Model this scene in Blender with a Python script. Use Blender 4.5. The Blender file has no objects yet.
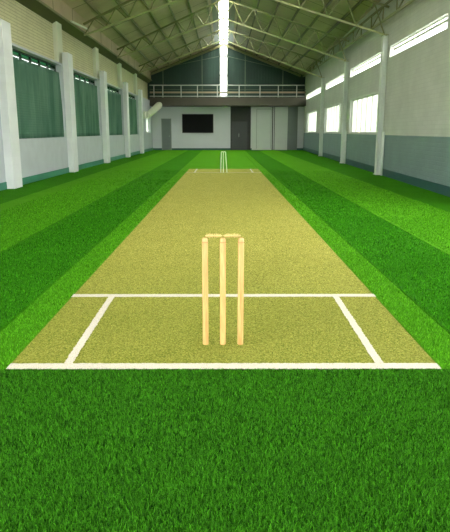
import bpy, math, random
import numpy as np
from mathutils import Vector
random.seed(7); rng = np.random.default_rng(11)
scene = bpy.context.scene; C = scene.collection
PI = math.pi

# ------------------------------------------------------------------ camera
CAMH = 1.357
PITCH = math.atan(134.8/590.0); YAW = math.atan(1.3/590.0)
cd = bpy.data.cameras.new('camera'); cam = bpy.data.objects.new('camera', cd); C.objects.link(cam)
cd.sensor_fit = 'VERTICAL'; cd.sensor_height = 36; cd.lens = 36*590/532
cd.clip_start = .05; cd.clip_end = 400
cam.location = (0, 0, CAMH); cam.rotation_euler = (PI/2-PITCH, 0, -YAW)
scene.camera = cam

# ------------------------------------------------------------------ exposure
vs = scene.view_settings
vs.view_transform = 'Standard'; vs.look = 'None'; vs.gamma = 1; vs.use_curve_mapping = False
vs.exposure = 0.55

# ------------------------------------------------------------------ world: bright overcast sky over a treeline
w = bpy.data.worlds.new('sky'); scene.world = w; w.use_nodes = True
nt = w.node_tree; nt.nodes.clear()
def wn(t): return nt.nodes.new(t)
out = wn('ShaderNodeOutputWorld'); bg = wn('ShaderNodeBackground'); tc = wn('ShaderNodeTexCoord')
sep = wn('ShaderNodeSeparateXYZ'); ramp = wn('ShaderNodeValToRGB')
nt.links.new(tc.outputs['Generated'], sep.inputs[0]); nt.links.new(sep.outputs['Z'], ramp.inputs[0])
cr = ramp.color_ramp
cr.elements[0].position = 0.0; cr.elements[0].color = (.10, .14, .07, 1)
cr.elements[1].position = .12; cr.elements[1].color = (.95, 1.0, 1.0, 1)
e = cr.elements.new(.02); e.color = (.55, .68, .48, 1)
nt.links.new(ramp.outputs[0], bg.inputs[0]); bg.inputs[1].default_value = 2.6
nt.links.new(bg.outputs[0], out.inputs[0])

# ------------------------------------------------------------------ daylight at the openings, plus added side lamps
def area(name, loc, rot, sx, sy, power, col):
    l = bpy.data.lights.new(name, 'AREA'); l.shape = 'RECTANGLE'; l.size = sx; l.size_y = sy
    l.energy = power; l.color = col
    o = bpy.data.objects.new(name, l); o.location = loc; o.rotation_euler = rot; C.objects.link(o); return o
RB = .034
def WX(y): return 4.38 + RB*y            # inner face of the right wall (it opens slightly)
RANG = math.atan(RB)
SKY = (1.0, .965, .955)
area('daylight_ridge', (0, 20.5, 7.62), (0, 0, 0), .44, 47, 3000, SKY)
LIT_R = [(19.6, 25.3), (27.9, 33.2), (36.8, 42.6)]      # lower windows in the right wall
STRIP = [(-1.5, 5.2), (6.0, 11.8), (13.6, 18.8), (19.4, 25.6), (26.4, 33.2), (34.1, 43.2)]
for a, b in LIT_R:
    m = (a+b)/2
    area('daylight_window', (WX(m)+.42, m, 1.95), (0, PI/2, -RANG), 1.5, b-a+.2, 4*(b-a), (1, .98, .90))
for a, b in STRIP:
    m = (a+b)/2
    area('daylight_strip', (WX(m)+.44, m, 3.60), (0, PI/2+.5, -RANG), .7, b-a+.2, 22*(b-a), (1, .98, .88))
area('daylight_gable', (0, 44.95, 5.5), (-PI/2, 0, 0), .7, 3.7, 60, (.9, .97, 1))
area('daylight_doorway', (-.1, -3.6, 3.2), (PI/2, 0, 0), 9.0, 6.0, 90, (1, .99, .96))
for ya, yb in ((-2.68, 2.38), (3.22, 8.28)):               # unseen left bays kept bare; lamps added to brighten right wall and roof
    area('added_side_light', (-5.66, (ya+yb)/2, 2.3), (0, -PI/2, 0), 2.3, yb-ya, 560, (1, .97, .975))
NEAR_R = [(-1.5, 4.6), (5.4, 10.8)]                         # unseen openings added in the right wall, lamps there brighten the left wall
for ya, yb in NEAR_R:
    m = (ya+yb)/2
    area('added_side_light', (WX(m)+.42, m, 1.95), (0, PI/2, -RANG), 1.5, yb-ya, 330, (1, .97, .975))

# ------------------------------------------------------------------ materials
def mat(name, col=(.5, .5, .5), rough=.6, metal=0, build=None, spec=.5):
    m = bpy.data.materials.new(name); m.use_nodes = True; t = m.node_tree
    b = t.nodes['Principled BSDF']
    b.inputs['Base Color'].default_value = (*col, 1); b.inputs['Roughness'].default_value = rough
    b.inputs['Metallic'].default_value = metal; b.inputs['Specular IOR Level'].default_value = spec
    if build: build(t, b)
    return m
def S(r, g, b):
    f = lambda v: (v/255/12.92) if v/255 <= .04045 else ((v/255+.055)/1.055)**2.4
    return (f(r), f(g), f(b))
def N(t, k, **kw):
    n = t.nodes.new(k)
    for a, v in kw.items(): setattr(n, a, v)
    return n
def coords(t, scale=(1, 1, 1)):
    tc = N(t, 'ShaderNodeNewGeometry'); mp = N(t, 'ShaderNodeMapping')
    mp.inputs['Scale'].default_value = scale
    t.links.new(tc.outputs['Position'], mp.inputs['Vector']); return mp.outputs[0]
def noise(t, scale, detail=3, vec=None, rough=.5):
    n = N(t, 'ShaderNodeTexNoise'); n.inputs['Scale'].default_value = scale
    n.inputs['Detail'].default_value = detail; n.inputs['Roughness'].default_value = rough
    t.links.new(vec or coords(t), n.inputs['Vector']); return n.outputs['Fac']
def rampn(t, fac, stops):
    r = N(t, 'ShaderNodeValToRGB'); e = r.color_ramp.elements
    e[0].position, e[0].color = stops[0][0], (*stops[0][1], 1)
    e[1].position, e[1].color = stops[-1][0], (*stops[-1][1], 1)
    for p, c in stops[1:-1]:
        q = e.new(p); q.color = (*c, 1)
    t.links.new(fac, r.inputs[0]); return r.outputs[0]
def bump(t, b, h, strength=.4, dist=.01):
    n = N(t, 'ShaderNodeBump'); n.inputs['Strength'].default_value = strength; n.inputs['Distance'].default_value = dist
    t.links.new(h, n.inputs['Height']); t.links.new(n.outputs[0], b.inputs['Normal'])
def mixc(t, fac, a, bcol, mode='MIX'):
    m = N(t, 'ShaderNodeMix'); m.data_type = 'RGBA'; m.blend_type = mode
    for s, v in ((m.inputs[0], fac), (m.inputs[6], a), (m.inputs[7], bcol)):
        if hasattr(v, 'links') or hasattr(v, 'is_linked'): t.links.new(v, s)
        elif isinstance(v, (int, float)): s.default_value = v
        else: s.default_value = (*v, 1)
    return m.outputs[2]
def plain(name, col, rough=.6, var=.12, scale=3, metal=0, bs=.15):
    def f(t, b):
        n = noise(t, scale, 4)
        c = rampn(t, n, [(.3, tuple(v*(1-var) for v in col)), (.7, tuple(min(1, v*(1+var)) for v in col))])
        t.links.new(c, b.inputs['Base Color'])
        bump(t, b, noise(t, scale*14, 3), bs, .004)
    return mat(name, col, rough, metal, f)
def axis(t, a):
    g = N(t, 'ShaderNodeNewGeometry'); s = N(t, 'ShaderNodeSeparateXYZ')
    t.links.new(g.outputs['Position'], s.inputs[0]); return s.outputs[a]
def math_(t, op, a, b=None):
    n = N(t, 'ShaderNodeMath', operation=op)
    for i, v in enumerate((a, b)):
        if v is None: continue
        if isinstance(v, (int, float)): n.inputs[i].default_value = v
        else: t.links.new(v, n.inputs[i])
    return n.outputs[0]

def turf_mat(name, lo, hi, scale=60, bstr=.9):
    def f(t, b):
        n1 = noise(t, scale, 6, coords(t, (1, .8, 1)), .7); n2 = noise(t, 1.3, 2)
        c = rampn(t, n1, [(.30, lo), (.70, hi)])
        c = mixc(t, .12, c, rampn(t, n2, [(.35, tuple(v*.6 for v in hi)), (.65, tuple(v*1.3 for v in hi))]))
        t.links.new(c, b.inputs['Base Color'])
        bump(t, b, noise(t, scale*1.6, 5, None, .7), bstr, .02)
    return mat(name, hi, .95, 0, f, .03)
M = {}
M['turf_light'] = turf_mat('turf_light', S(48, 108, 4), S(90, 156, 28))
M['turf_dark'] = turf_mat('turf_dark', S(26, 84, 3), S(62, 132, 16))
M['turf_front'] = turf_mat('turf_front', S(4, 36, 2), S(30, 82, 12))
def pitchf(t, b):
    n1 = noise(t, 85, 4, None, .75)
    c = rampn(t, n1, [(.36, S(64, 74, 12)), (.5, S(146, 146, 56)), (.64, S(208, 202, 110))])
    n3 = noise(t, 2.2, 3)
    c = mixc(t, .10, c, rampn(t, n3, [(.3, S(100, 110, 36)), (.7, S(176, 164, 90))]))
    # greener tint fading up the pitch: change in grazing light put into the colour
    y = axis(t, 'Y'); mr = N(t, 'ShaderNodeMapRange'); mr.inputs[1].default_value = 4.2; mr.inputs[2].default_value = 7.0
    mr.inputs[3].default_value = .5; mr.inputs[4].default_value = 0
    t.links.new(y, mr.inputs[0])
    c = mixc(t, mr.outputs[0], c, S(84, 104, 18))
    t.links.new(c, b.inputs['Base Color'])
    bump(t, b, noise(t, 150, 4, None, .8), .9, .015)
M['pitch'] = mat('pitch_carpet', S(180, 170, 80), .9, 0, pitchf, .1)
def paintf(t, b):
    n = noise(t, 160, 4, None, .7)
    t.links.new(rampn(t, n, [(.3, S(130, 126, 104)), (.55, S(198, 192, 176))]), b.inputs['Base Color'])
    bump(t, b, n, .8, .01)
M['line'] = mat('line_paint', S(235, 232, 220), .8, 0, paintf, .2)

def brickf(upper, lower, split, bw=.40, bh=.19, line=.82, bs=.5, mortar=.012):
    def f(t, b):
        g = N(t, 'ShaderNodeNewGeometry'); s = N(t, 'ShaderNodeSeparateXYZ'); cmb = N(t, 'ShaderNodeCombineXYZ')
        t.links.new(g.outputs['Position'], s.inputs[0])
        t.links.new(math_(t, 'ADD', s.outputs[1], s.outputs[0]), cmb.inputs[0]); t.links.new(s.outputs[2], cmb.inputs[1])
        br = N(t, 'ShaderNodeTexBrick'); t.links.new(cmb.outputs[0], br.inputs['Vector'])
        br.inputs['Scale'].default_value = 1; br.inputs['Brick Width'].default_value = bw; br.inputs['Row Height'].default_value = bh
        br.inputs['Mortar Size'].default_value = mortar; br.inputs['Mortar Smooth'].default_value = .3
        br.inputs['Color1'].default_value = (1, 1, 1, 1); br.inputs['Color2'].default_value = (.95, .95, .95, 1)
        br.inputs['Mortar'].default_value = (line, line, line, 1)
        lt = math_(t, 'LESS_THAN', s.outputs[2], split)
        base = mixc(t, lt, upper, lower)
        c = mixc(t, 1.0, base, br.outputs['Color'], 'MULTIPLY')
        n = noise(t, 1.5, 4)
        c = mixc(t, .25, c, rampn(t, n, [(.3, (.5, .5, .5)), (.7, (1, 1, 1))]), 'MULTIPLY')
        t.links.new(c, b.inputs['Base Color'])
        bump(t, b, math_(t, 'SUBTRACT', 1.0, br.outputs['Fac']), bs, .008)
    return f
M['wall_right'] = mat('painted_blocks_right', rough=.6, build=brickf(S(214, 216, 210), S(128, 150, 152), 1.24, .38, .10, .88, .5, .008))
M['wall_left_low'] = plain('smooth_grey_render', S(186, 192, 198), .7, .05)
M['wall_left_up'] = mat('painted_brick_left', rough=.7, build=brickf(S(216, 212, 170), S(216, 212, 170), -9, .9, .085, .66, .8, .012))
M['concrete_white'] = mat('white_painted_columns', rough=.6, build=brickf(S(236, 238, 240), S(236, 238, 240), -9, 3.0, .19, .95, .25, .006))
M['steel_white'] = plain('white_steel_column', S(226, 232, 226), .5, .04)
M['teal'] = plain('teal_baseboard_paint', S(50, 126, 100), .5, .08)
M['teal_dark'] = plain('dark_teal_baseboard_paint', S(38, 82, 84), .5, .08)
M['back_white'] = plain('back_wall_plaster', S(206, 206, 214), .7, .03, 1)
M['panel_white'] = plain('panel_white', S(205, 208, 208), .6, .03, 1)
M['panel_grey'] = plain('panel_grey', S(140, 143, 143), .6, .03, 1)
M['door_grey'] = plain('door_grey', S(112, 120, 120), .5, .04, 2)
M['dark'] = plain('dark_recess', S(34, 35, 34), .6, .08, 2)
M['dark_door'] = plain('dark_door', S(52, 55, 54), .4, .08, 2)
M['black'] = plain('black_frame', S(16, 16, 17), .35, .05, 3)
M['screen'] = mat('television_screen', S(9, 10, 11), .6, spec=.15)
M['slab'] = plain('grey_concrete_edge', S(72, 68, 56), .7, .07, 2)
M['beam_light'] = plain('pale_concrete', S(214, 218, 196), .7, .05, 2)
M['rail'] = mat('galvanised_rail', S(196, 200, 192), .4, .3)
M['tan'] = plain('tan_timber_rail', S(160, 145, 120), .6, .08)
def roof(t, b):
    y = axis(t, 'Y'); x = axis(t, 'X')
    n = noise(t, .8, 3)
    c = rampn(t, n, [(.3, S(176, 158, 128)), (.7, S(196, 178, 148))])
    fr = math_(t, 'FRACT', math_(t, 'MULTIPLY', y, 1/2.43)); seam = math_(t, 'LESS_THAN', fr, .022)
    c = mixc(t, seam, c, S(74, 78, 40))
    t.links.new(c, b.inputs['Base Color'])
    wv = math_(t, 'SINE', math_(t, 'MULTIPLY', y, 42.0)); bump(t, b, wv, .35, .012)
M['roof'] = mat('olive_roof_sheet', S(124, 128, 72), .6, 0, roof)
M['truss'] = plain('olive_painted_steel', S(122, 122, 78), .5, .06)
M['truss_r'] = plain('pale_olive_steel', S(166, 166, 122), .5, .06)
M['purlin'] = plain('dark_purlin_steel', S(92, 80, 54), .5, .08)
M['soffit'] = plain('dark_olive_eave_board', S(74, 78, 34), .7, .08)
def gabf(t, b):
    x = axis(t, 'X'); wv = math_(t, 'SINE', math_(t, 'MULTIPLY', x, 30.0))
    t.links.new(rampn(t, noise(t, .7, 3), [(.3, S(14, 44, 34)), (.7, S(22, 58, 46))]), b.inputs['Base Color']); bump(t, b, wv, .3, .01)
M['gable'] = mat('dark_green_cladding', S(28, 60, 50), .6, 0, gabf)
M['post'] = plain('gable_post_steel', S(84, 100, 78), .5, .05)
M['flash'] = plain('grey_ridge_flashing', S(120, 124, 108), .5, .05)
M['frame_white'] = plain('white_window_frame', S(214, 216, 206), .5, .03)
M['frame_dark'] = plain('dark_green_window_frame', S(34, 62, 46), .5, .05)
def glassmat(name, col, trans=.85, transl=.0):
    m = bpy.data.materials.new(name); m.use_nodes = True; t = m.node_tree; t.nodes.clear()
    o = N(t, 'ShaderNodeOutputMaterial'); tr = N(t, 'ShaderNodeBsdfTransparent'); gl = N(t, 'ShaderNodeBsdfGlossy')
    tr.inputs[0].default_value = (*col, 1); gl.inputs['Roughness'].default_value = .08
    mx = N(t, 'ShaderNodeMixShader'); mx.inputs[0].default_value = 1-trans
    t.links.new(tr.outputs[0], mx.inputs[1]); t.links.new(gl.outputs[0], mx.inputs[2])
    res = mx.outputs[0]
    if transl:
        tl = N(t, 'ShaderNodeBsdfTranslucent'); tl.inputs[0].default_value = (*col, 1)
        m2 = N(t, 'ShaderNodeMixShader'); m2.inputs[0].default_value = transl
        t.links.new(res, m2.inputs[1]); t.links.new(tl.outputs[0], m2.inputs[2]); res = m2.outputs[0]
    t.links.new(res, o.inputs[0]); return m
M['glass'] = glassmat('clear_glass', (.95, .97, .96), .95)
M['glass_frost'] = glassmat('frosted_glass', (.93, .95, .90), .97, .35)
M['glass_green'] = glassmat('green_tinted_glass', S(84, 128, 100), .96)
def curtain():
    m = bpy.data.materials.new('green_curtain_mesh'); m.use_nodes = True; t = m.node_tree; b = t.nodes['Principled BSDF']
    o = [n for n in t.nodes if n.type == 'OUTPUT_MATERIAL'][0]
    z = axis(t, 'Z'); fr = math_(t, 'FRACT', math_(t, 'MULTIPLY', z, 15.0)); ln = math_(t, 'LESS_THAN', fr, .3)
    low = math_(t, 'LESS_THAN', z, 2.4)
    base = rampn(t, noise(t, 1.1, 3, coords(t, (1, 1.5, .4))), [(.3, S(70, 112, 92)), (.7, S(112, 148, 126))])
    c = mixc(t, math_(t, 'MULTIPLY', math_(t, 'MULTIPLY', ln, low), .3), base, S(62, 112, 88))
    t.links.new(c, b.inputs['Base Color']); b.inputs['Roughness'].default_value = .85
    tl = N(t, 'ShaderNodeBsdfTranslucent'); t.links.new(c, tl.inputs[0])
    mx = N(t, 'ShaderNodeMixShader'); mx.inputs[0].default_value = .30
    tp = N(t, 'ShaderNodeBsdfTransparent'); tp.inputs[0].default_value = (.55, .8, .62, 1)
    m2 = N(t, 'ShaderNodeMixShader'); m2.inputs[0].default_value = .05
    t.links.new(b.outputs[0], mx.inputs[1]); t.links.new(tl.outputs[0], mx.inputs[2])
    t.links.new(mx.outputs[0], m2.inputs[1]); t.links.new(tp.outputs[0], m2.inputs[2]); t.links.new(m2.outputs[0], o.inputs[0])
    return m
M['curtain'] = curtain()
def woodf(t, b):
    n = noise(t, 9, 5, coords(t, (6, 6, .6)), .6)
    t.links.new(rampn(t, n, [(.3, S(186, 138, 80)), (.7, S(214, 174, 112))]), b.inputs['Base Color'])
M['wood'] = mat('pale_ash_wood', S(235, 200, 140), .42, 0, woodf)
M['wood_dark'] = plain('groove_brown', S(176, 128, 74), .5, .05)
M['bail'] = mat('bail_wood', S(214, 188, 122), .4, 0, None)
M['white_plastic'] = mat('white_stump_paint', S(238, 240, 228), .5)
M['tube'] = plain('white_tube', S(225, 228, 214), .4, .02)
M['ground'] = plain('concrete_slab', S(60, 66, 56), .8, .08)

# ------------------------------------------------------------------ mesh helpers
class MB:
    def __init__(s): s.v = []; s.f = []
    def box(s, x0, x1, y0, y1, z0, z1):
        s.hexa([(x0, y0, z0), (x1, y0, z0), (x1, y1, z0), (x0, y1, z0), (x0, y0, z1), (x1, y0, z1), (x1, y1, z1), (x0, y1, z1)]); return s
    def hexa(s, p):
        n = len(s.v); s.v += [tuple(q) for q in p]
        s.f += [tuple(n+i for i in q) for q in ((0, 3, 2, 1), (4, 5, 6, 7), (0, 1, 5, 4), (1, 2, 6, 5), (2, 3, 7, 6), (3, 0, 4, 7))]
    def rbox(s, y0, y1, d0, d1, z0, z1):     # along the right wall; d = distance into the hall from its face
        a0, a1, b0, b1 = WX(y0)-d1, WX(y0)-d0, WX(y1)-d1, WX(y1)-d0
        s.hexa([(a0, y0, z0), (a1, y0, z0), (b1, y1, z0), (b0, y1, z0), (a0, y0, z1), (a1, y0, z1), (b1, y1, z1), (b0, y1, z1)]); return s
    def bar(s, p, q, w, h=None, up=(0, 0, 1)):
        h = h or w; p = Vector(p); q = Vector(q); d = (q-p).normalized(); u = Vector(up)
        if abs(d.dot(u)) > .98: u = Vector((0, 1, 0))
        r = d.cross(u).normalized()*w/2; u = r.cross(d).normalized()*h/2
        s.hexa([p-r-u, p+r-u, q+r-u, q-r-u, p-r+u, p+r+u, q+r+u, q-r+u]); return s
    def prism_y(s, prof, y0, y1):            # (x, z) outline, counter-clockwise, swept along Y
        n = len(s.v); k = len(prof)
        s.v += [(x, y0, z) for x, z in prof]+[(x, y1, z) for x, z in prof]
        s.f.append(tuple(n+i for i in range(k))); s.f.append(tuple(n+k+i for i in reversed(range(k))))
        for i in range(k):
            j = (i+1) % k; s.f.append((n+i, n+k+i, n+k+j, n+j))
        return s
    def lathe(s, p, q, prof, seg=20):        # profile of (t along p->q, radius)
        p = Vector(p); q = Vector(q); ax = q-p; d = ax.normalized()
        u = Vector((1, 0, 0)) if abs(d.x) < .9 else Vector((0, 1, 0))
        r = d.cross(u).normalized(); u = r.cross(d)
        n = len(s.v)
        for t, rad in prof:
            for i in range(seg):
                a = 2*PI*i/seg; s.v.append(tuple(p+ax*t+(r*math.cos(a)+u*math.sin(a))*rad))
        m = len(prof)
        for k in range(m-1):
            for i in range(seg):
                j = (i+1) % seg; s.f.append((n+k*seg+i, n+k*seg+j, n+(k+1)*seg+j, n+(k+1)*seg+i))
        s.f.append(tuple(n+i for i in reversed(range(seg)))); s.f.append(tuple(n+(m-1)*seg+i for i in range(seg)))
        return s
    def tube(s, p, q, r, seg=10): return s.lathe(p, q, [(0, r), (1, r)], seg)
    def build(s, name, m, parent=None, origin=None, smooth=False, bevel=0):
        o0 = Vector(origin) if origin is not None else (parent['_o'] if parent is not None and '_o' in parent else Vector((0, 0, 0)))
        if parent is not None: o0 = Vector(parent['_o'])
        me = bpy.data.meshes.new(name); me.from_pydata([tuple(Vector(v)-o0) for v in s.v], [], s.f); me.update()
        me.materials.append(M[m] if isinstance(m, str) else m)
        o = bpy.data.objects.new(name, me); C.objects.link(o)
        if smooth:
            for p in me.polygons: p.use_smooth = len(p.vertices) <= 4
        if bevel:
            b = o.modifiers.new('bevel', 'BEVEL'); b.width = bevel; b.segments = 2; b.limit_method = 'ANGLE'
        if parent is not None: o.parent = parent
        else: o.location = o0
        o['_o'] = tuple(o0)
        return o
def thing(name, label, cat, loc, group=None):
    o = bpy.data.objects.new(name, None); C.objects.link(o); o.location = loc; o['_o'] = tuple(loc); o.empty_display_size = .1
    return tag(o, label, cat, group)
def tag(o, label=None, cat=None, group=None, kind=None):
    if label: o['label'] = label
    if cat: o['category'] = cat
    if group: o['group'] = group
    if kind: o['kind'] = kind
    return o
def struct(o): o['kind'] = 'structure'; return o
def cells(mb, add, ys, zs, holes):
    for i in range(len(ys)-1):
        for j in range(len(zs)-1):
            ym, zm = (ys[i]+ys[i+1])/2, (zs[j]+zs[j+1])/2
            if any(a < ym < b and c < zm < d for a, b, c, d in holes): continue
            add(ys[i], ys[i+1], zs[j], zs[j+1])

# ------------------------------------------------------------------ floor, ground
Y0, Y1 = -3.5, 44.5
XL = -5.25; XU = -5.5
struct(MB().box(-6.0, 6.4, Y0, 45.6, -.25, -.03).build('floor', 'ground'))

# ------------------------------------------------------------------ left wall
LC = [-3.1, 2.8, 8.7, 14.62, 20.5, 26.42, 32.28, 37.92]          # column centres
bays = [(LC[i]+.42, LC[i+1]-.42) for i in range(len(LC)-1)]
FARW = (40.9, 43.4, 1.25, 2.36)
holes = [(a, b, 1.16, 3.44) for a, b in bays]+[FARW]
ys = sorted({Y0, Y1, *[v for h in holes for v in h[:2]]}); zs = sorted({0.0-.03, 3.5, 1.16, 3.44, 1.25, 2.36})
mb = MB(); cells(mb, None, [0, 0], [0, 0], []) if False else None
cells(mb, lambda a, b, c, d: mb.box(-5.62, XL, a, b, c, d), ys, zs, holes)
struct(mb.build('wall_left', 'wall_left_low'))
up = MB().box(-5.74, XU, Y0, Y1, 3.5, 4.72)
wu = struct(up.build('wall_left_upper', 'wall_left_up')); wu.name = 'wall_left.001'
struct(MB().box(XL, XL+.02, Y0, Y1, -.03, .17).build('baseboard_left', 'teal'))
# roof cladding strip and eave board over the left wall
struct(MB().prism_y([(-5.74, 4.72), (-5.48, 4.72), (-5.20, 4.90), (-5.20, 4.96), (-5.74, 4.96)], Y0, Y1).build('trim_1', 'soffit'))
struct(MB().box(-5.74, -5.24, Y0, Y1, 4.96, 5.52).build('trim_2', 'roof'))
struct(MB().box(-5.24, -5.17, Y0, Y1, 4.90, 4.965).build('trim_3', 'truss'))
ordn = ['nearest', 'second', 'third', 'fourth', 'fifth', 'farthest']
vis = LC[2:]
for i, y in enumerate(LC[2:]):
    if i == 0: continue                          # out of the view
    t = thing('concrete_column', {0: 'white concrete column on the left wall, nearer than any column seen whole',
        1: 'white concrete column at the left edge of the view, before the first green curtain',
        2: 'white concrete column between the first and second full green curtains on the left wall',
        3: 'white concrete column between the second and third full green curtains on the left wall',
        4: 'white concrete column between the third and farthest green curtains on the left wall',
        5: 'farthest white concrete column on the left wall, next to the small far window'}[i], 'column', (-5.14, y, -.03), 'white concrete columns along the left wall')
    MB().box(XL, -5.05, y-.3, y+.3, -.03, 3.85).build('shaft', 'concrete_white', t, bevel=.012)
    MB().box(XU, -5.36, y-.32, y+.30, 3.5, 4.80).build('upper_pilaster', 'beam_light', t, bevel=.01)
wn_ = 1
for i, (a, b) in enumerate(bays):
    if b < 5: continue
    fr = MB()
    for z0, z1 in ((1.16, 1.21), (3.285, 3.31), (3.40, 3.44)): fr.box(-5.50, -5.44, a, b, z0, z1)
    k = 6
    for j in range(k+1):
        yy = a+(b-a)*j/k; fr.box(-5.50, -5.44, yy-.03, yy+.03, 1.16, 3.44)
    f = struct(fr.build('window_%d' % wn_, 'frame_dark')); wn_ += 1
    MB().box(-5.478, -5.47, a, b, 1.2, 3.29).build('pane', 'glass', f)
    MB().box(-5.478, -5.47, a, b, 3.305, 3.42).build('tinted_pane', 'glass_green', f)
    # curtain of green mesh hung in folds
    c = MB(); nx, nz = 150, 14
    for r in range(nz+1):
        z = 1.17+(3.20-1.17)*r/nz
        for q in range(nx+1):
            u = q/nx; yy = a+.02+(b-a-.04)*u
            ph = u*2*PI*15 + (3.2-z)*.9*math.sin(u*5+i)
            dx = .028*math.sin(ph)+.012*math.sin(ph*.37+1.3*i)
            c.v.append((-5.36+dx*1.7, yy, z))
    for r in range(nz):
        for q in range(nx):
            n = r*(nx+1)+q; c.f.append((n, n+1, n+nx+2, n+nx+1))
    o = c.build('curtain', 'curtain', origin=(-5.36, (a+b)/2, 1.17), smooth=True)
    sm = o.modifiers.new('thickness', 'SOLIDIFY'); sm.thickness = .004
    lab = {2: 'green mesh curtain at the extreme left edge, in the bay nearest the camera',
           3: 'large green curtain in folds, first full bay of the left wall, nearest full one',
           4: 'green curtain with a pale yellow patch, second full bay of the left wall',
           5: 'green curtain in the third full bay along the left wall', 6: 'narrowest green curtain on the left wall, before the farthest column'}
    tag(o, lab.get(i, 'green curtain on the left wall'), 'curtain', 'green curtains on the left wall')
    rd = MB().tube((-5.36, a, 3.21), (-5.36, b, 3.21), .010).build('curtain_rod', 'frame_dark')
    tag(rd, 'dark rod carrying the ' + lab.get(i, 'green curtain').replace('green mesh', 'green').split(',')[0], 'curtain rod', 'curtain rods on the left wall')
a, b, c_, d_ = FARW
fr = MB()
for y_ in (a, (a+b)/2-.03, b-.06): fr.box(-5.44, -5.38, y_, y_+.06, c_, d_)
fr.box(-5.44, -5.38, a, b, c_, c_+.06); fr.box(-5.44, -5.38, a, b, d_-.06, d_)
f = struct(fr.build('window_%d' % wn_, 'frame_white')); wn_ += 1
MB().box(-5.415, -5.405, a, b, c_, d_).build('pane', 'glass_frost', f)

# ------------------------------------------------------------------ right wall
holes = [(a, b, 1.28, 2.62) for a, b in LIT_R+NEAR_R]+[(a, b, 3.53, 3.85) for a, b in STRIP]
ys = sorted({Y0, Y1, *[v for h in holes for v in h[:2]]}); zs = [-.03, 1.28, 2.62, 3.53, 3.85, 5.46]
mb = MB(); cells(mb, lambda a, b, c, d: mb.rbox(a, b, -.24, 0, c, d), ys, zs, holes)
struct(mb.build('wall_right', 'wall_right'))
struct(MB().rbox(Y0, Y1, 0, .02, -.03, .21).build('baseboard_right', 'teal_dark'))
for a, b in LIT_R:
    fr = MB()
    for z0 in (1.28, 2.57): fr.rbox(a, b, -.16, -.10, z0, z0+.05)
    n = 6
    for j in range(n+1):
        yy = a+(b-a-.05)*j/n; fr.rbox(yy, yy+.05, -.16, -.10, 1.28, 2.62)
    f = struct(fr.build('window_%d' % wn_, 'frame_white')); wn_ += 1
    MB().rbox(a, b, -.135, -.125, 1.3, 2.6).build('pane', 'glass_frost', f)
    gr = MB()
    for j in range(1, 7): gr.rbox(a, b, -.185, -.175, 1.28+j*.19, 1.30+j*.19)
    for j in range(1, 18):
        yy = a+(b-a)*j/18; gr.rbox(yy, yy+.045, -.185, -.175, 1.28, 2.62)
    gr.build('grille', 'frame_white', f)
for a, b in STRIP[1:]:
    fr = MB(); fr.rbox(a, b, -.18, -.10, 3.53, 3.55); fr.rbox(a, b, -.18, -.10, 3.83, 3.85)
    fr.rbox(a, b, -.15, -.13, 3.735, 3.80)
    f = struct(fr.build('window_%d' % wn_, 'frame_white')); wn_ += 1
    MB().rbox(a, b, -.215, -.205, 3.54, 3.84).build('pane', 'glass', f)
RC = [11.2, 19.0, 25.95, 33.6]
for i, y in enumerate(RC):
    if i == 0: continue
    lab = ['white steel column on the right wall, at the right edge of the view',
           'white steel column on the right wall, nearest column seen whole, right of the nearest lit window',
           'white steel column between the two nearest lit windows of the right wall',
           'farthest white steel column on the right wall, before the smallest lit window'][i]
    t = thing('steel_column', lab, 'column', (WX(y)-.08, y, -.03), 'white steel columns along the right wall')
    MB().rbox(y, y+.26, .02, .05, -.03, 4.2).build('flange', 'steel_white', t)
    MB().rbox(y, y+.26, .14, .17, -.03, 4.2).build('flange', 'steel_white', t)
    MB().rbox(y+.10, y+.15, .05, .14, -.03, 4.2).build('web_plate', 'steel_white', t)
    MB().rbox(y-.03, y+.29, .02, .20, -.03, .02).build('base_plate', 'steel_white', t)
    MB().rbox(y-.01, y+.27, .015, .20, 4.2, 4.22).build('cap_plate', 'truss_r', t)
    dp = MB(); dp.tube((WX(y-.25)-.05, y-.25, -.03), (WX(y-.25)-.05, y-.25, 1.35), .03)
    if i > 0: tag(dp.build('conduit', 'steel_white', origin=(WX(y)-.05, y-.25, -.03), smooth=True), 'thin pale conduit rising beside the ' + ['', 'nearest whole', 'middle', 'farthest'][i] + ' white column of the right wall', 'conduit', 'conduits beside the right columns')

# ------------------------------------------------------------------ roof
def RZ(x): return 7.5-.385*abs(x)
def HW(y): return .125+.0038*y              # half width of the ridge skylight
def slope(side):
    mb = MB(); n = 12
    for k in range(n):
        ya, yb = Y0+(Y1+.4-Y0)*k/n, Y0+(Y1+.4-Y0)*(k+1)/n
        pts = []
        for y in (ya, yb):
            xi = HW(y)*side; xo = -5.74 if side < 0 else WX(y)+.26
            pts.append((xi, xo))
        (i0, o0), (i1, o1) = pts
        mb.hexa([(o0, ya, RZ(o0)), (i0, ya, RZ(i0)), (i1, yb, RZ(i1)), (o1, yb, RZ(o1)),
                 (o0, ya, RZ(o0)+.04), (i0, ya, RZ(i0)+.04), (i1, yb, RZ(i1)+.04), (o1, yb, RZ(o1)+.04)])
    return mb
struct(slope(-1).build('ceiling', 'roof')); struct(slope(1).build('ceiling', 'roof'))
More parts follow.
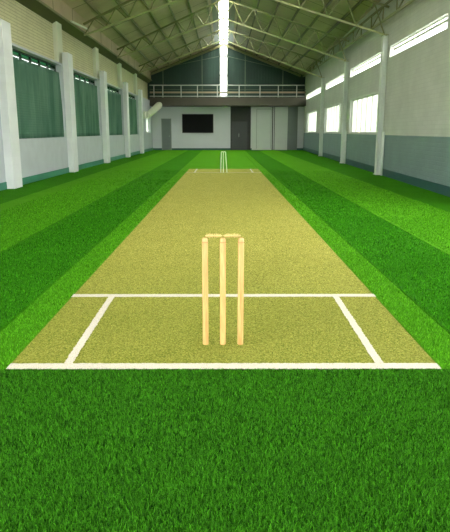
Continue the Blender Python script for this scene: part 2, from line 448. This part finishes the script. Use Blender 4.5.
# ridge skylight
sk = MB()
sk.hexa([(-HW(Y0), Y0, 7.5), (HW(Y0), Y0, 7.5), (HW(Y1), Y1, 7.5), (-HW(Y1), Y1, 7.5), (-HW(Y0), Y0, 7.512), (HW(Y0), Y0, 7.512), (HW(Y1), Y1, 7.512), (-HW(Y1), Y1, 7.512)])
fr = MB(); fr.bar((0, Y0, 7.46), (0, Y1, 7.46), .045, .06)
for y in np.arange(1, 44, 2.43): fr.bar((-HW(y)-.05, y, 7.44), (HW(y)+.05, y, 7.44), .07, .06)
f = struct(fr.build('window_%d' % wn_, 'flash')); wn_ += 1
sk.build('pane', 'glass_frost', f)
fl = MB()
for sd in (-1, 1):
    for k in range(6):
        ya, yb = Y0+48*k/6, Y0+48*(k+1)/6
        q = []
        for y in (ya, yb):
            xi, xo = sd*(HW(y)-.01), sd*(HW(y)+.34); q.append((xi, xo))
        z = lambda x: RZ(x)-.012
        P8 = [(q[0][1], ya, z(q[0][1])), (q[0][0], ya, z(q[0][0])), (q[1][0], yb, z(q[1][0])), (q[1][1], yb, z(q[1][1]))]
        fl.hexa(P8+[(x, y, zz+.008) for x, y, zz in P8])
fl.build('flashing', 'flash', f)
# purlins, each its own steel
ordw = ['first', 'second', 'third', 'fourth', 'fifth', 'sixth']
for sd, nm in ((-1, 'left'), (1, 'right')):
    for k in range(6):
        x = (0.75+.78*k)*sd; z = RZ(x)-.07
        p = MB().bar((x, Y0, z), (x, Y1-.25, z), .05, .10).build('purlin', 'purlin' if sd > 0 else 'truss', origin=(x, 20, z))
        tag(p, 'long %s steel purlin under the %s roof slope, %s one down from the ridge' % ('brown' if sd > 0 else 'olive', nm, ordw[k]), 'purlin', 'purlins under the roof sheets')

# ------------------------------------------------------------------ roof trusses (left end, apex, right end)
TR = [(37.9, 34.0, 'farthest'), (30.3, 26.1, 'second farthest'), (23.3, 19.15, 'third farthest'), (16.0, 12.3, 'nearest')]
for ti, (yl, yr, nm) in enumerate(TR):
    ym = (yl+yr)/2
    zb = [6.47, 6.28, 6.15, 6.15][ti]
    A = Vector((-5.18, yl, 4.84)); B = Vector((0, ym, zb)); D = Vector((WX(yr)-.12, yr, 4.24))
    A2 = Vector((-5.18, yl, 5.22)); B2 = Vector((0, ym, 7.08)); xr = WX(yr)-.02; D2 = Vector((xr, yr, 5.02))
    t = thing('roof_truss', {0: 'farthest olive roof truss, its apex just above the gable window', 1: 'olive roof truss next nearer than the one before the gable wall',
          2: 'olive roof truss whose right end lands on the nearest whole white steel column', 3: 'roof truss nearest the camera, mostly above the view'}[ti], 'truss', tuple(B), 'roof trusses across the hall')
    MB().bar(A, B, .055).bar(B, D, .055).build('bottom_chord', 'truss_r', t)
    MB().bar(A2, B2, .065).bar(B2, D2, .065).build('top_chord', 'truss', t)
    MB().bar(B, B2, .05).build('king_post', 'truss', t)
    for (p0, p1, q0, q1) in ((A, B, A2, B2), (D, B, D2, B2)):
        n = 6
        for k in range(n):
            ba = p0.lerp(p1, k/n); tb = q0.lerp(q1, (k+.5)/n); bb = p0.lerp(p1, (k+1)/n)
            MB().bar(ba, tb, .035).build('web_member', 'truss', t)
            MB().bar(tb, bb, .035).build('web_member', 'truss', t)
# eave lattice girder along the right wall
t = thing('lattice_girder', 'long olive lattice girder running along the top of the right wall', 'girder', (WX(20)-.18, 20, 4.72))
gz = lambda y: (4.22+.0212*y, 4.72+.0175*y)
G = lambda y, z: (WX(y)-.18, y, z)
MB().bar(G(Y0+.2, gz(Y0+.2)[0]), G(43.9, gz(43.9)[0]), .055).build('bottom_chord', 'truss_r', t)
MB().bar(G(Y0+.2, gz(Y0+.2)[1]), G(43.9, gz(43.9)[1]), .055).build('top_chord', 'truss', t)
for k in range(21):
    y = 9+1.7*k; b0, b1 = gz(y); MB().bar(G(y, b0), G(y, b1), .035).build('vertical_strut', 'truss', t)
    if k % 2 == 0: MB().bar(G(y, b1), G(y+1.7, gz(y+1.7)[0]), .03).build('diagonal_strut', 'truss', t)
# small pale light batten on the left eave
t = tag(MB().bar((-5.16, 21.3, 4.98), (-4.92, 22.6, 4.95), .05).build('light_batten', 'tube', origin=(-5.1, 22, 4.95)), 'small white batten sticking out from the left eave above the second bay', 'batten')
# ------------------------------------------------------------------ back end
XRB = WX(Y1)
GH = .29
def gab(x0, x1, z0):                             # gable cladding piece under the roof
    pts = [(x0, z0), (x1, z0), (x1, RZ(x1)-.0), (x0, RZ(x0)-.0)]
    return MB().prism_y(pts, Y1, Y1+.15)
struct(gab(-5.74, -GH, 3.7).build('wall_back_upper', 'gable')).name = 'wall_back.001'
struct(gab(GH, XRB+.25, 3.7).build('wall_back_upper', 'gable')).name = 'wall_back.002'
fr = MB()
for x in (-GH, GH-.05): fr.box(x, x+.05, Y1-.05, Y1+.1, 3.7, 7.38)
for z in (3.72, 5.22, 6.55, 7.33): fr.box(-GH, GH, Y1-.05, Y1+.1, z, z+.07)
fr.bar((-GH, Y1-.03, 6.6), (GH, Y1-.03, 7.3), .04).bar((GH, Y1-.03, 6.6), (-GH, Y1-.03, 7.3), .04)
f = struct(fr.build('window_%d' % wn_, 'flash')); wn_ += 1
MB().box(-GH, GH, Y1+.04, Y1+.05, 3.72, 7.38).build('pane', 'glass_frost', f)
# rafters and posts against the gable
gt = thing('gable_frame', 'olive steel rafter frame with posts against the dark green gable wall', 'frame', (0, Y1-.1, 7.2))
MB().bar((-5.4, Y1-.12, RZ(5.4)-.13), (-.0, Y1-.12, RZ(0)-.13), .08, .16).bar((0, Y1-.12, RZ(0)-.13), (XRB-.35, Y1-.12, RZ(XRB-.35)-.13), .08, .16).build('rafter', 'truss', gt)
for x in (-4.37, -1.55, 1.55, 4.27): MB().box(x-.03, x+.03, Y1-.1, Y1-.02, 3.70, RZ(x)-.2).build('post', 'post', gt)
MB().bar((-4.5, Y1-.2, 5.75), (-.0, Y1-.2, 6.62), .03).bar((0, Y1-.2, 6.62), (5.3, Y1-.2, 5.45), .03).build('tie_rod', 'post', gt)
# lower back wall with openings
D0, D1 = .50, 1.99
bw = MB(); bw.box(-5.62, D0, Y1, Y1+.2, -.03, 3.1); bw.box(D1, XRB+.24, Y1, Y1+.2, -.03, 3.1)
struct(bw.build('wall_back', 'back_white'))
struct(MB().box(-5.62, XRB+.24, Y1, Y1+.2, 3.1, 3.7).build('wall_back', 'slab'))
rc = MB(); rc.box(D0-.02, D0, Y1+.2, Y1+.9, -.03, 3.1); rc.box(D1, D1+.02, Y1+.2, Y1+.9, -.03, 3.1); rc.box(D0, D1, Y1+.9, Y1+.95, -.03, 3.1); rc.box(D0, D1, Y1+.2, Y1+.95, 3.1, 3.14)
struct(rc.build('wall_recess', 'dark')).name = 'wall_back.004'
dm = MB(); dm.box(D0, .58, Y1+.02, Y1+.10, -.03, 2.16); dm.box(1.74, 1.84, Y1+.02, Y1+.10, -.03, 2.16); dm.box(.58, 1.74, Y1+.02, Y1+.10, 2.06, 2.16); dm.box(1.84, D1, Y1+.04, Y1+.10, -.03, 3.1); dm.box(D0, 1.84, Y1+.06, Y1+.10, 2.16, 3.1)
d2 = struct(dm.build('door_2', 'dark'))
MB().box(.60, 1.15, Y1+.05, Y1+.09, .0, 2.05).build('leaf', 'dark_door', d2); MB().box(1.17, 1.72, Y1+.05, Y1+.09, .0, 2.05).build('leaf', 'dark_door', d2)
MB().tube((1.12, Y1+.02, .95), (1.12, Y1+.02, 1.2), .012).build('handle', 'rail', d2)
d1 = struct(MB().box(-4.52, -3.89, Y1-.03, Y1, .0, 2.21).build('door_1', 'door_grey'))
q = MB(); q.box(-4.57, -4.52, Y1-.045, Y1, -.0, 2.26); q.box(-3.89, -3.84, Y1-.045, Y1, -.0, 2.26); q.box(-4.57, -3.84, Y1-.045, Y1, 2.21, 2.26); q.build('door_frame', 'panel_grey', d1)
MB().tube((-4.0, Y1-.07, 1.0), (-4.0, Y1-.03, 1.0), .025).build('handle', 'rail', d1)
# sliding panels at the right of the back wall
d3 = struct(MB().box(2.07, 3.55, Y1-.05, Y1, .02, 3.06).build('door_3', 'panel_white'))
q = MB(); q.box(2.40, 2.43, Y1-.062, Y1-.05, .1, 2.94); q.box(3.46, 3.49, Y1-.062, Y1-.05, .1, 2.94); q.box(2.43, 3.46, Y1-.062, Y1-.05, 2.91, 2.94); q.build('panel_moulding', 'panel_grey', d3)
struct(MB().box(3.55, 3.62, Y1-.03, Y1, 0, 3.08).build('trim_4', 'dark'))
struct(MB().box(3.70, 3.74, Y1-.03, Y1, 0, 3.08).build('trim_5', 'dark'))
d4 = struct(MB().box(3.74, 4.69, Y1-.05, Y1, .02, 3.06).build('door_4', 'panel_white'))
MB().box(3.80, 3.83, Y1-.07, Y1-.05, .95, 1.25).build('handle', 'rail', d4)
struct(MB().box(4.69, 5.42, Y1-.035, Y1, .0, 3.09).build('trim_recess_shade', 'door_grey'))  # grey strip on the flat wall, shade of a recess put into its colour
bb = MB(); bb.box(-5.23, -4.57, Y1-.02, Y1, -.03, .13); bb.box(-3.84, D0, Y1-.02, Y1, -.03, .13); bb.box(D1, 2.07, Y1-.02, Y1, -.03, .13); bb.box(5.42, XRB-.02, Y1-.02, Y1, -.03, .13)
struct(bb.build('baseboard_back', 'teal_dark'))
# mezzanine slab
struct(MB().box(XL, WX(43.6), 43.45, Y1, 3.12, 3.70).build('trim_7', 'slab'))
rl = thing('balcony_railing', 'pale steel balcony railing with horizontal rails above the back wall', 'railing', (0, 43.6, 3.70))
xr = WX(43.6)-.02
for z, r in ((4.53, .035), (3.78, .03)): MB().tube((XL, 43.6, z), (xr, 43.6, z), r).build('rail', 'rail', rl)
MB().tube((XL, 43.64, 4.24), (xr, 43.64, 4.24), .018).build('rail', 'post', rl)
tb = MB().box(XL, xr, 43.66, 43.70, 3.99, 4.11).build('timber_rail', 'tan', rl); tb['label'] = 'tan timber rail'
for x in (-4.95, -4.32, -3.02, -1.86, -.45, 1.10, 2.58, 3.88, 5.19): MB().box(x-.03, x+.03, 43.57, 43.63, 3.70, 4.53).build('post', 'rail', rl)
# brace from the left wall up to the slab
br = thing('diagonal_brace', 'pale concrete brace slanting from the left wall up to the balcony slab', 'brace', (-5.2, 39.2, 2.3))
MB().bar((-5.12, 39.0, 2.36), (-5.12, 40.4, 2.42), .24, .44).build('bracket', 'beam_light', br, bevel=.03)
MB().lathe((-5.03, 40.2, 2.36), (-4.50, 43.2, 3.20), [(0, .20), (.9, .24), (.97, .19), (1, .08)], 16).build('strut', 'beam_light', br, smooth=True)
# television
tv = thing('television', 'large black flat television hung on the white back wall', 'television', (-1.9, Y1-.04, 1.9))
MB().box(-3.04, -.75, Y1-.09, Y1-.02, 1.23, 2.58).build('bezel', 'black', tv, bevel=.01)
MB().box(-3.00, -.79, Y1-.095, Y1-.088, 1.28, 2.54).build('screen', 'screen', tv)
MB().box(-2.3, -1.5, Y1-.03, Y1-.001, 1.6, 2.2).build('wall_bracket', 'black', tv)

# ------------------------------------------------------------------ turf
def sheet(name, m, x0, x1, y0, y1, z0, z1, lab, right=False):
    mb = MB()
    if right: mb.hexa([(x0, y0, z0), (WX(y0)-.02, y0, z0), (WX(y1)-.02, y1, z0), (x0, y1, z0), (x0, y0, z1), (WX(y0)-.02, y0, z1), (WX(y1)-.02, y1, z1), (x0, y1, z1)])
    else: mb.box(x0, x1, y0, y1, z0, z1)
    o = mb.build(name, m, origin=((x0+x1)/2, (y0+y1)/2, z0)); return tag(o, lab, 'artificial turf', 'rolls of artificial turf')
P0, P1 = 3.235, 22.0
G_ = 'turf_strip'
YF = Y1-.03
sheet(G_, 'turf_front', -5.22, 4.4, Y0, P0, -.03, -.002, 'mid green turf with long blades across the foreground, before the white crease', right=True)
sheet(G_, 'turf_light', -1.546, -1.27, P0, YF, -.03, 0.0, 'narrow light green turf strip along the left edge of the pitch')
sheet(G_, 'turf_light', 1.28, 1.545, P0, YF, -.03, 0.0, 'narrow light green turf strip along the right edge of the pitch')
sheet(G_, 'turf_dark', -2.58, -1.55, P0, YF, -.03, -.001, 'wide dark green turf strip left of the pitch')
sheet(G_, 'turf_dark', 1.56, 2.525, P0, YF, -.03, -.001, 'wide dark green turf strip right of the pitch')
sheet(G_, 'turf_light', -4.26, -2.58, P0, YF, -.03, 0.0, 'wide light green turf strip between the dark strips on the left')
sheet(G_, 'turf_light', 2.54, 3.86, P0, YF, -.03, 0.0, 'wide light green turf strip between the dark strips on the right')
sheet(G_, 'turf_dark', -5.22, -4.26, P0, YF, -.03, -.001, 'dark green turf strip running under the left wall')
sheet(G_, 'turf_dark', 3.86, 5.5, P0, YF, -.03, -.001, 'dark green turf strip running under the right wall', right=True)
sheet(G_, 'turf_light', -1.27, 1.27, P1, YF, -.03, 0.0, 'light green turf panel behind the far wicket, up to the back wall')
o = MB().box(-1.27, 1.27, P0, P1, -.03, .004).build('cricket_pitch', 'pitch', origin=(0, 12, -.03))
tag(o, 'long straw-coloured carpet cricket pitch down the middle of the hall', 'pitch')

# white crease lines, edges slightly ragged
def line(p, q, wdt, lab, k=60):
    p = Vector((*p, 0)); q = Vector((*q, 0)); d = (q-p); L = d.length; d.normalize(); r = Vector((-d.y, d.x, 0))
    n = max(8, int(L*70)); mb = MB()
    for i in range(n+1):
        c = p+d*L*i/n
        a = wdt/2+random.uniform(-1, 1)*.004; b = wdt/2+random.uniform(-1, 1)*.004
        for s, h in ((a, .004), (a, .008), (-b, .008), (-b, .004)):
            v = c+r*s; mb.v.append((v.x, v.y, h-.001))
    for i in range(n):
        a = i*4
        for j in range(4): mb.f.append((a+j, a+(j+1) % 4, a+4+(j+1) % 4, a+4+j))
    mb.f.append((3, 2, 1, 0)); e = n*4; mb.f.append((e, e+1, e+2, e+3))
    o = mb.build('crease_line', 'line', origin=((p+q)/2).to_tuple()); tag(o, lab, 'crease line', 'white crease lines painted on the pitch')
line((-1.27, 3.265), (1.27, 3.265), .080, 'widest white crease line across the near end of the pitch, before the stumps')
line((-1.275, 4.80), (1.275, 4.80), .078, 'white crease line across the pitch just behind the near stumps')
line((-.93, 3.31), (-.94, 4.76), .050, 'near short white return crease running up the pitch, left of the stumps')
line((.93, 3.31), (.94, 4.76), .050, 'near short white return crease running up the pitch, right of the stumps')
line((-1.27, 20.0), (1.27, 20.0), .06, 'thin white crease line across the pitch at the far wicket')
line((-.98, 20.03), (-.98, 21.95), .05, 'faint short return crease at the far end, left of the far wicket')
line((.98, 20.03), (.98, 21.95), .05, 'faint short return crease at the far end, right of the far wicket')

# ------------------------------------------------------------------ wickets
SY = 3.64
def stump(x, y, h, r, m, lab, grp, lean=0.0):
    t = thing('cricket_stump', lab, 'cricket stump', (x, y, .0), grp)
    p, q = (x, y, 0.0), (x+lean, y, h)
    MB().lathe(p, q, [(0, r*.93), (.01, r), (.95, r), (.975, r*.98), (.99, r*.9), (1, r*.66)], 24).build('shaft', m, t, smooth=True)
    if m == 'wood':
        g = MB(); g.lathe((x+lean*.955, y, h*.957), (x+lean*.965, y, h*.966), [(0, r*1.0), (.3, r*1.012), (.7, r*1.012), (1, r*1.0)], 24)
        g.build('groove_ring', 'wood_dark', t, smooth=True)
        MB().lathe((x+lean, y, h-.004), (x+lean, y, h+.002), [(0, r*.5), (1, r*.4)], 12).build('bail_groove', 'wood_dark', t, smooth=True)
    return t
near = 'stumps of the near wicket'; far = 'stumps of the far wicket'
stump(-.118, SY, .706, .0188, 'wood', 'left one of the three tall pale wooden stumps in the foreground', near, 0)
stump(-.006, SY, .706, .0188, 'wood', 'middle one of the three tall pale wooden stumps in the foreground', near, .0)
stump(.108, SY, .706, .0188, 'wood', 'right one of the three tall pale wooden stumps in the foreground', near, .001)
for x0, x1, nm in ((-.116, -.010, 'left'), (-.002, .106, 'right')):
    prof = [(0, .004), (.08, .004), (.085, .009), (.12, .009), (.125, .005)]
    for c_ in (.19, .27, .35, .44, .56, .65, .73, .81): prof += [(c_-.022, .0055), (c_-.016, .0125 if c_ not in (.27, .65) else .016), (c_+.016, .0125 if c_ not in (.27, .65) else .016), (c_+.022, .0055)]
    prof += [(.875, .005), (.88, .009), (.915, .009), (.92, .004), (1, .004)]
    o = MB().lathe((x0, SY, .7195), (x1, SY, .7195), prof, 16).build('cricket_bail', 'bail', origin=((x0+x1)/2, SY, .7195), smooth=True)
    tag(o, 'turned pale wooden bail lying across the %s and middle foreground stumps' % nm, 'bail', 'bails on the near wicket')
FY = 19.99
for x, nm, ln in ((-.10, 'left', .02), (-.01, 'middle', 0), (.11, 'right', -.05)):
    stump(x, FY, .68, .0135, 'white_plastic', 'tiny white stump of the far wicket, %s one of its three' % nm, far, ln)
for x0, x1, nm in ((-.085, -.012, 'left'), (-.005, .06, 'right')):
    o = MB().lathe((x0, FY, .69), (x1, FY, .69), [(0, .006), (.2, .012), (.5, .014), (.8, .012), (1, .006)], 12).build('cricket_bail', 'white_plastic', origin=((x0+x1)/2, FY, .712), smooth=True)
    tag(o, 'tiny white bail on the far wicket, %s one of the pair' % nm, 'bail', 'bails on the far wicket')

# ------------------------------------------------------------------ grass blades
def bladef(t, b, lo, hi):
    at = N(t, 'ShaderNodeAttribute'); at.attribute_name = 'tint'
    c = rampn(t, at.outputs['Fac'], [(0, lo), (.8, hi), (1.0, tuple(min(1, v*1.55) for v in hi))])
    t.links.new(c, b.inputs['Base Color']); b.inputs['Roughness'].default_value = .6
    o = [n for n in t.nodes if n.type == 'OUTPUT_MATERIAL'][0]
    tl = N(t, 'ShaderNodeBsdfTranslucent'); t.links.new(c, tl.inputs[0])
    mx = N(t, 'ShaderNodeMixShader'); mx.inputs[0].default_value = .3
    t.links.new(b.outputs[0], mx.inputs[1]); t.links.new(tl.outputs[0], mx.inputs[2]); t.links.new(mx.outputs[0], o.inputs[0])
M['blade_front'] = mat('blade_front', build=lambda t, b: bladef(t, b, S(6, 49, 2), S(66, 136, 22)), spec=.08)
M['blade_light'] = mat('blade_light', build=lambda t, b: bladef(t, b, S(40, 102, 2), S(86, 156, 26)), spec=.08)
M['blade_dark'] = mat('blade_dark', build=lambda t, b: bladef(t, b, S(15, 72, 2), S(60, 134, 16)), spec=.08)
M['blade_pitch'] = mat('blade_pitch', build=lambda t, b: bladef(t, b, S(52, 60, 6), S(164, 158, 72)), spec=.15)
def blades(name, m, regs, lab):
    """regs: (x0, x1, y0, y1, per m2, height, width)"""
    V = []; F = []; T = []; base = 0
    for x0, x1, y0, y1, den, h, wd in regs:
        n = int((x1-x0)*(y1-y0)*den)
        x = rng.uniform(x0, x1, n); y = rng.uniform(y0, y1, n)
        hh = h*rng.uniform(.6, 1.15, n); ww = wd*rng.uniform(.7, 1.2, n)
        a = rng.uniform(0, 2*PI, n); la = rng.uniform(0, 2*PI, n); lean = hh*rng.uniform(.15, .95, n)
        dx, dy = np.cos(a)*ww/2, np.sin(a)*ww/2; lx, ly = np.cos(la)*lean, np.sin(la)*lean
        p = np.empty((n, 5, 3))
        p[:, 0] = np.c_[x-dx, y-dy, np.full(n, -.002)]; p[:, 1] = np.c_[x+dx, y+dy, np.full(n, -.002)]
        p[:, 2] = np.c_[x-dx*.8+lx*.35, y-dy*.8+ly*.35, hh*.6]; p[:, 3] = np.c_[x+dx*.8+lx*.35, y+dy*.8+ly*.35, hh*.6]
        p[:, 4] = np.c_[x+lx, y+ly, hh*np.sqrt(np.clip(1-.4*(lean/hh)**2, .2, 1))]
        V.append(p.reshape(-1, 3)); ix = base+np.arange(n)*5
        F.append(np.c_[ix, ix+1, ix+3, ix, ix+3, ix+2, ix+2, ix+3, ix+4].reshape(-1, 3))
        T.append(np.repeat(np.clip(rng.normal(.48, .32, n), 0, 1), 5)); base += n*5
    V = np.concatenate(V); F = np.concatenate(F); T = np.concatenate(T)
    me = bpy.data.meshes.new(name); me.vertices.add(len(V)); me.vertices.foreach_set('co', V.ravel())
    me.loops.add(F.size); me.loops.foreach_set('vertex_index', F.ravel().astype(np.int32))
    me.polygons.add(len(F)); me.polygons.foreach_set('loop_start', np.arange(0, F.size, 3, dtype=np.int32))
    me.update(calc_edges=True)
    at = me.attributes.new('tint', 'FLOAT', 'POINT'); at.data.foreach_set('value', T.astype(np.float32))
    me.materials.append(M[m]); o = bpy.data.objects.new(name, me); C.objects.link(o)
    return tag(o, lab, 'grass', kind='stuff')
blades('grass_blades', 'blade_front', [(-1.35, 1.35, 1.45, 2.3, 62000, .022, .0025), (-1.7, 1.7, 2.3, P0-.03, 44000, .020, .0030)], 'long green plastic grass blades covering the foreground turf')
def side(xa, xb, den=1):
    r = []
    for y0, y1, d, h, wd in ((P0-.02, 4.5, 17000, .018, .0042), (4.5, 6.5, 9000, .018, .0055), (6.5, 9.5, 4000, .018, .008), (9.5, 12, 1600, .018, .012), (12, 14, 900, .018, .013), (14, 17, 450, .018, .014), (17, 21, 180, .018, .015)):
        lim = .4*y1+.35
        for s in (-1, 1):
            x0, x1 = xa, min(xb, lim)
            if x1 > x0: r.append((x0, x1, y0, y1, d*den, h, wd) if s > 0 else (-x1, -x0, y0, y1, d*den, h, wd))
    return r
blades('grass_blades', 'blade_light', side(1.285, 1.54)+side(2.56, 3.86), 'short light green grass blades on the pale turf strips')
blades('grass_blades', 'blade_dark', side(1.565, 2.52), 'short dark green grass blades on the dark turf strips beside the pitch')
blades('carpet_pile', 'blade_pitch', [(-1.27, 1.27, 3.31, 4.75, 26000, .007, .005), (-1.27, 1.27, 4.86, 6.5, 11000, .007, .007), (-1.27, 1.27, 6.5, 8, 6000, .007, .008), (-1.27, 1.27, 8, 10, 2500, .007, .009), (-1.27, 1.27, 10, 13, 800, .007, .010)], 'short straw-coloured pile fibres on the near pitch carpet')

for o in C.objects:
    if '_o' in o: del o['_o']
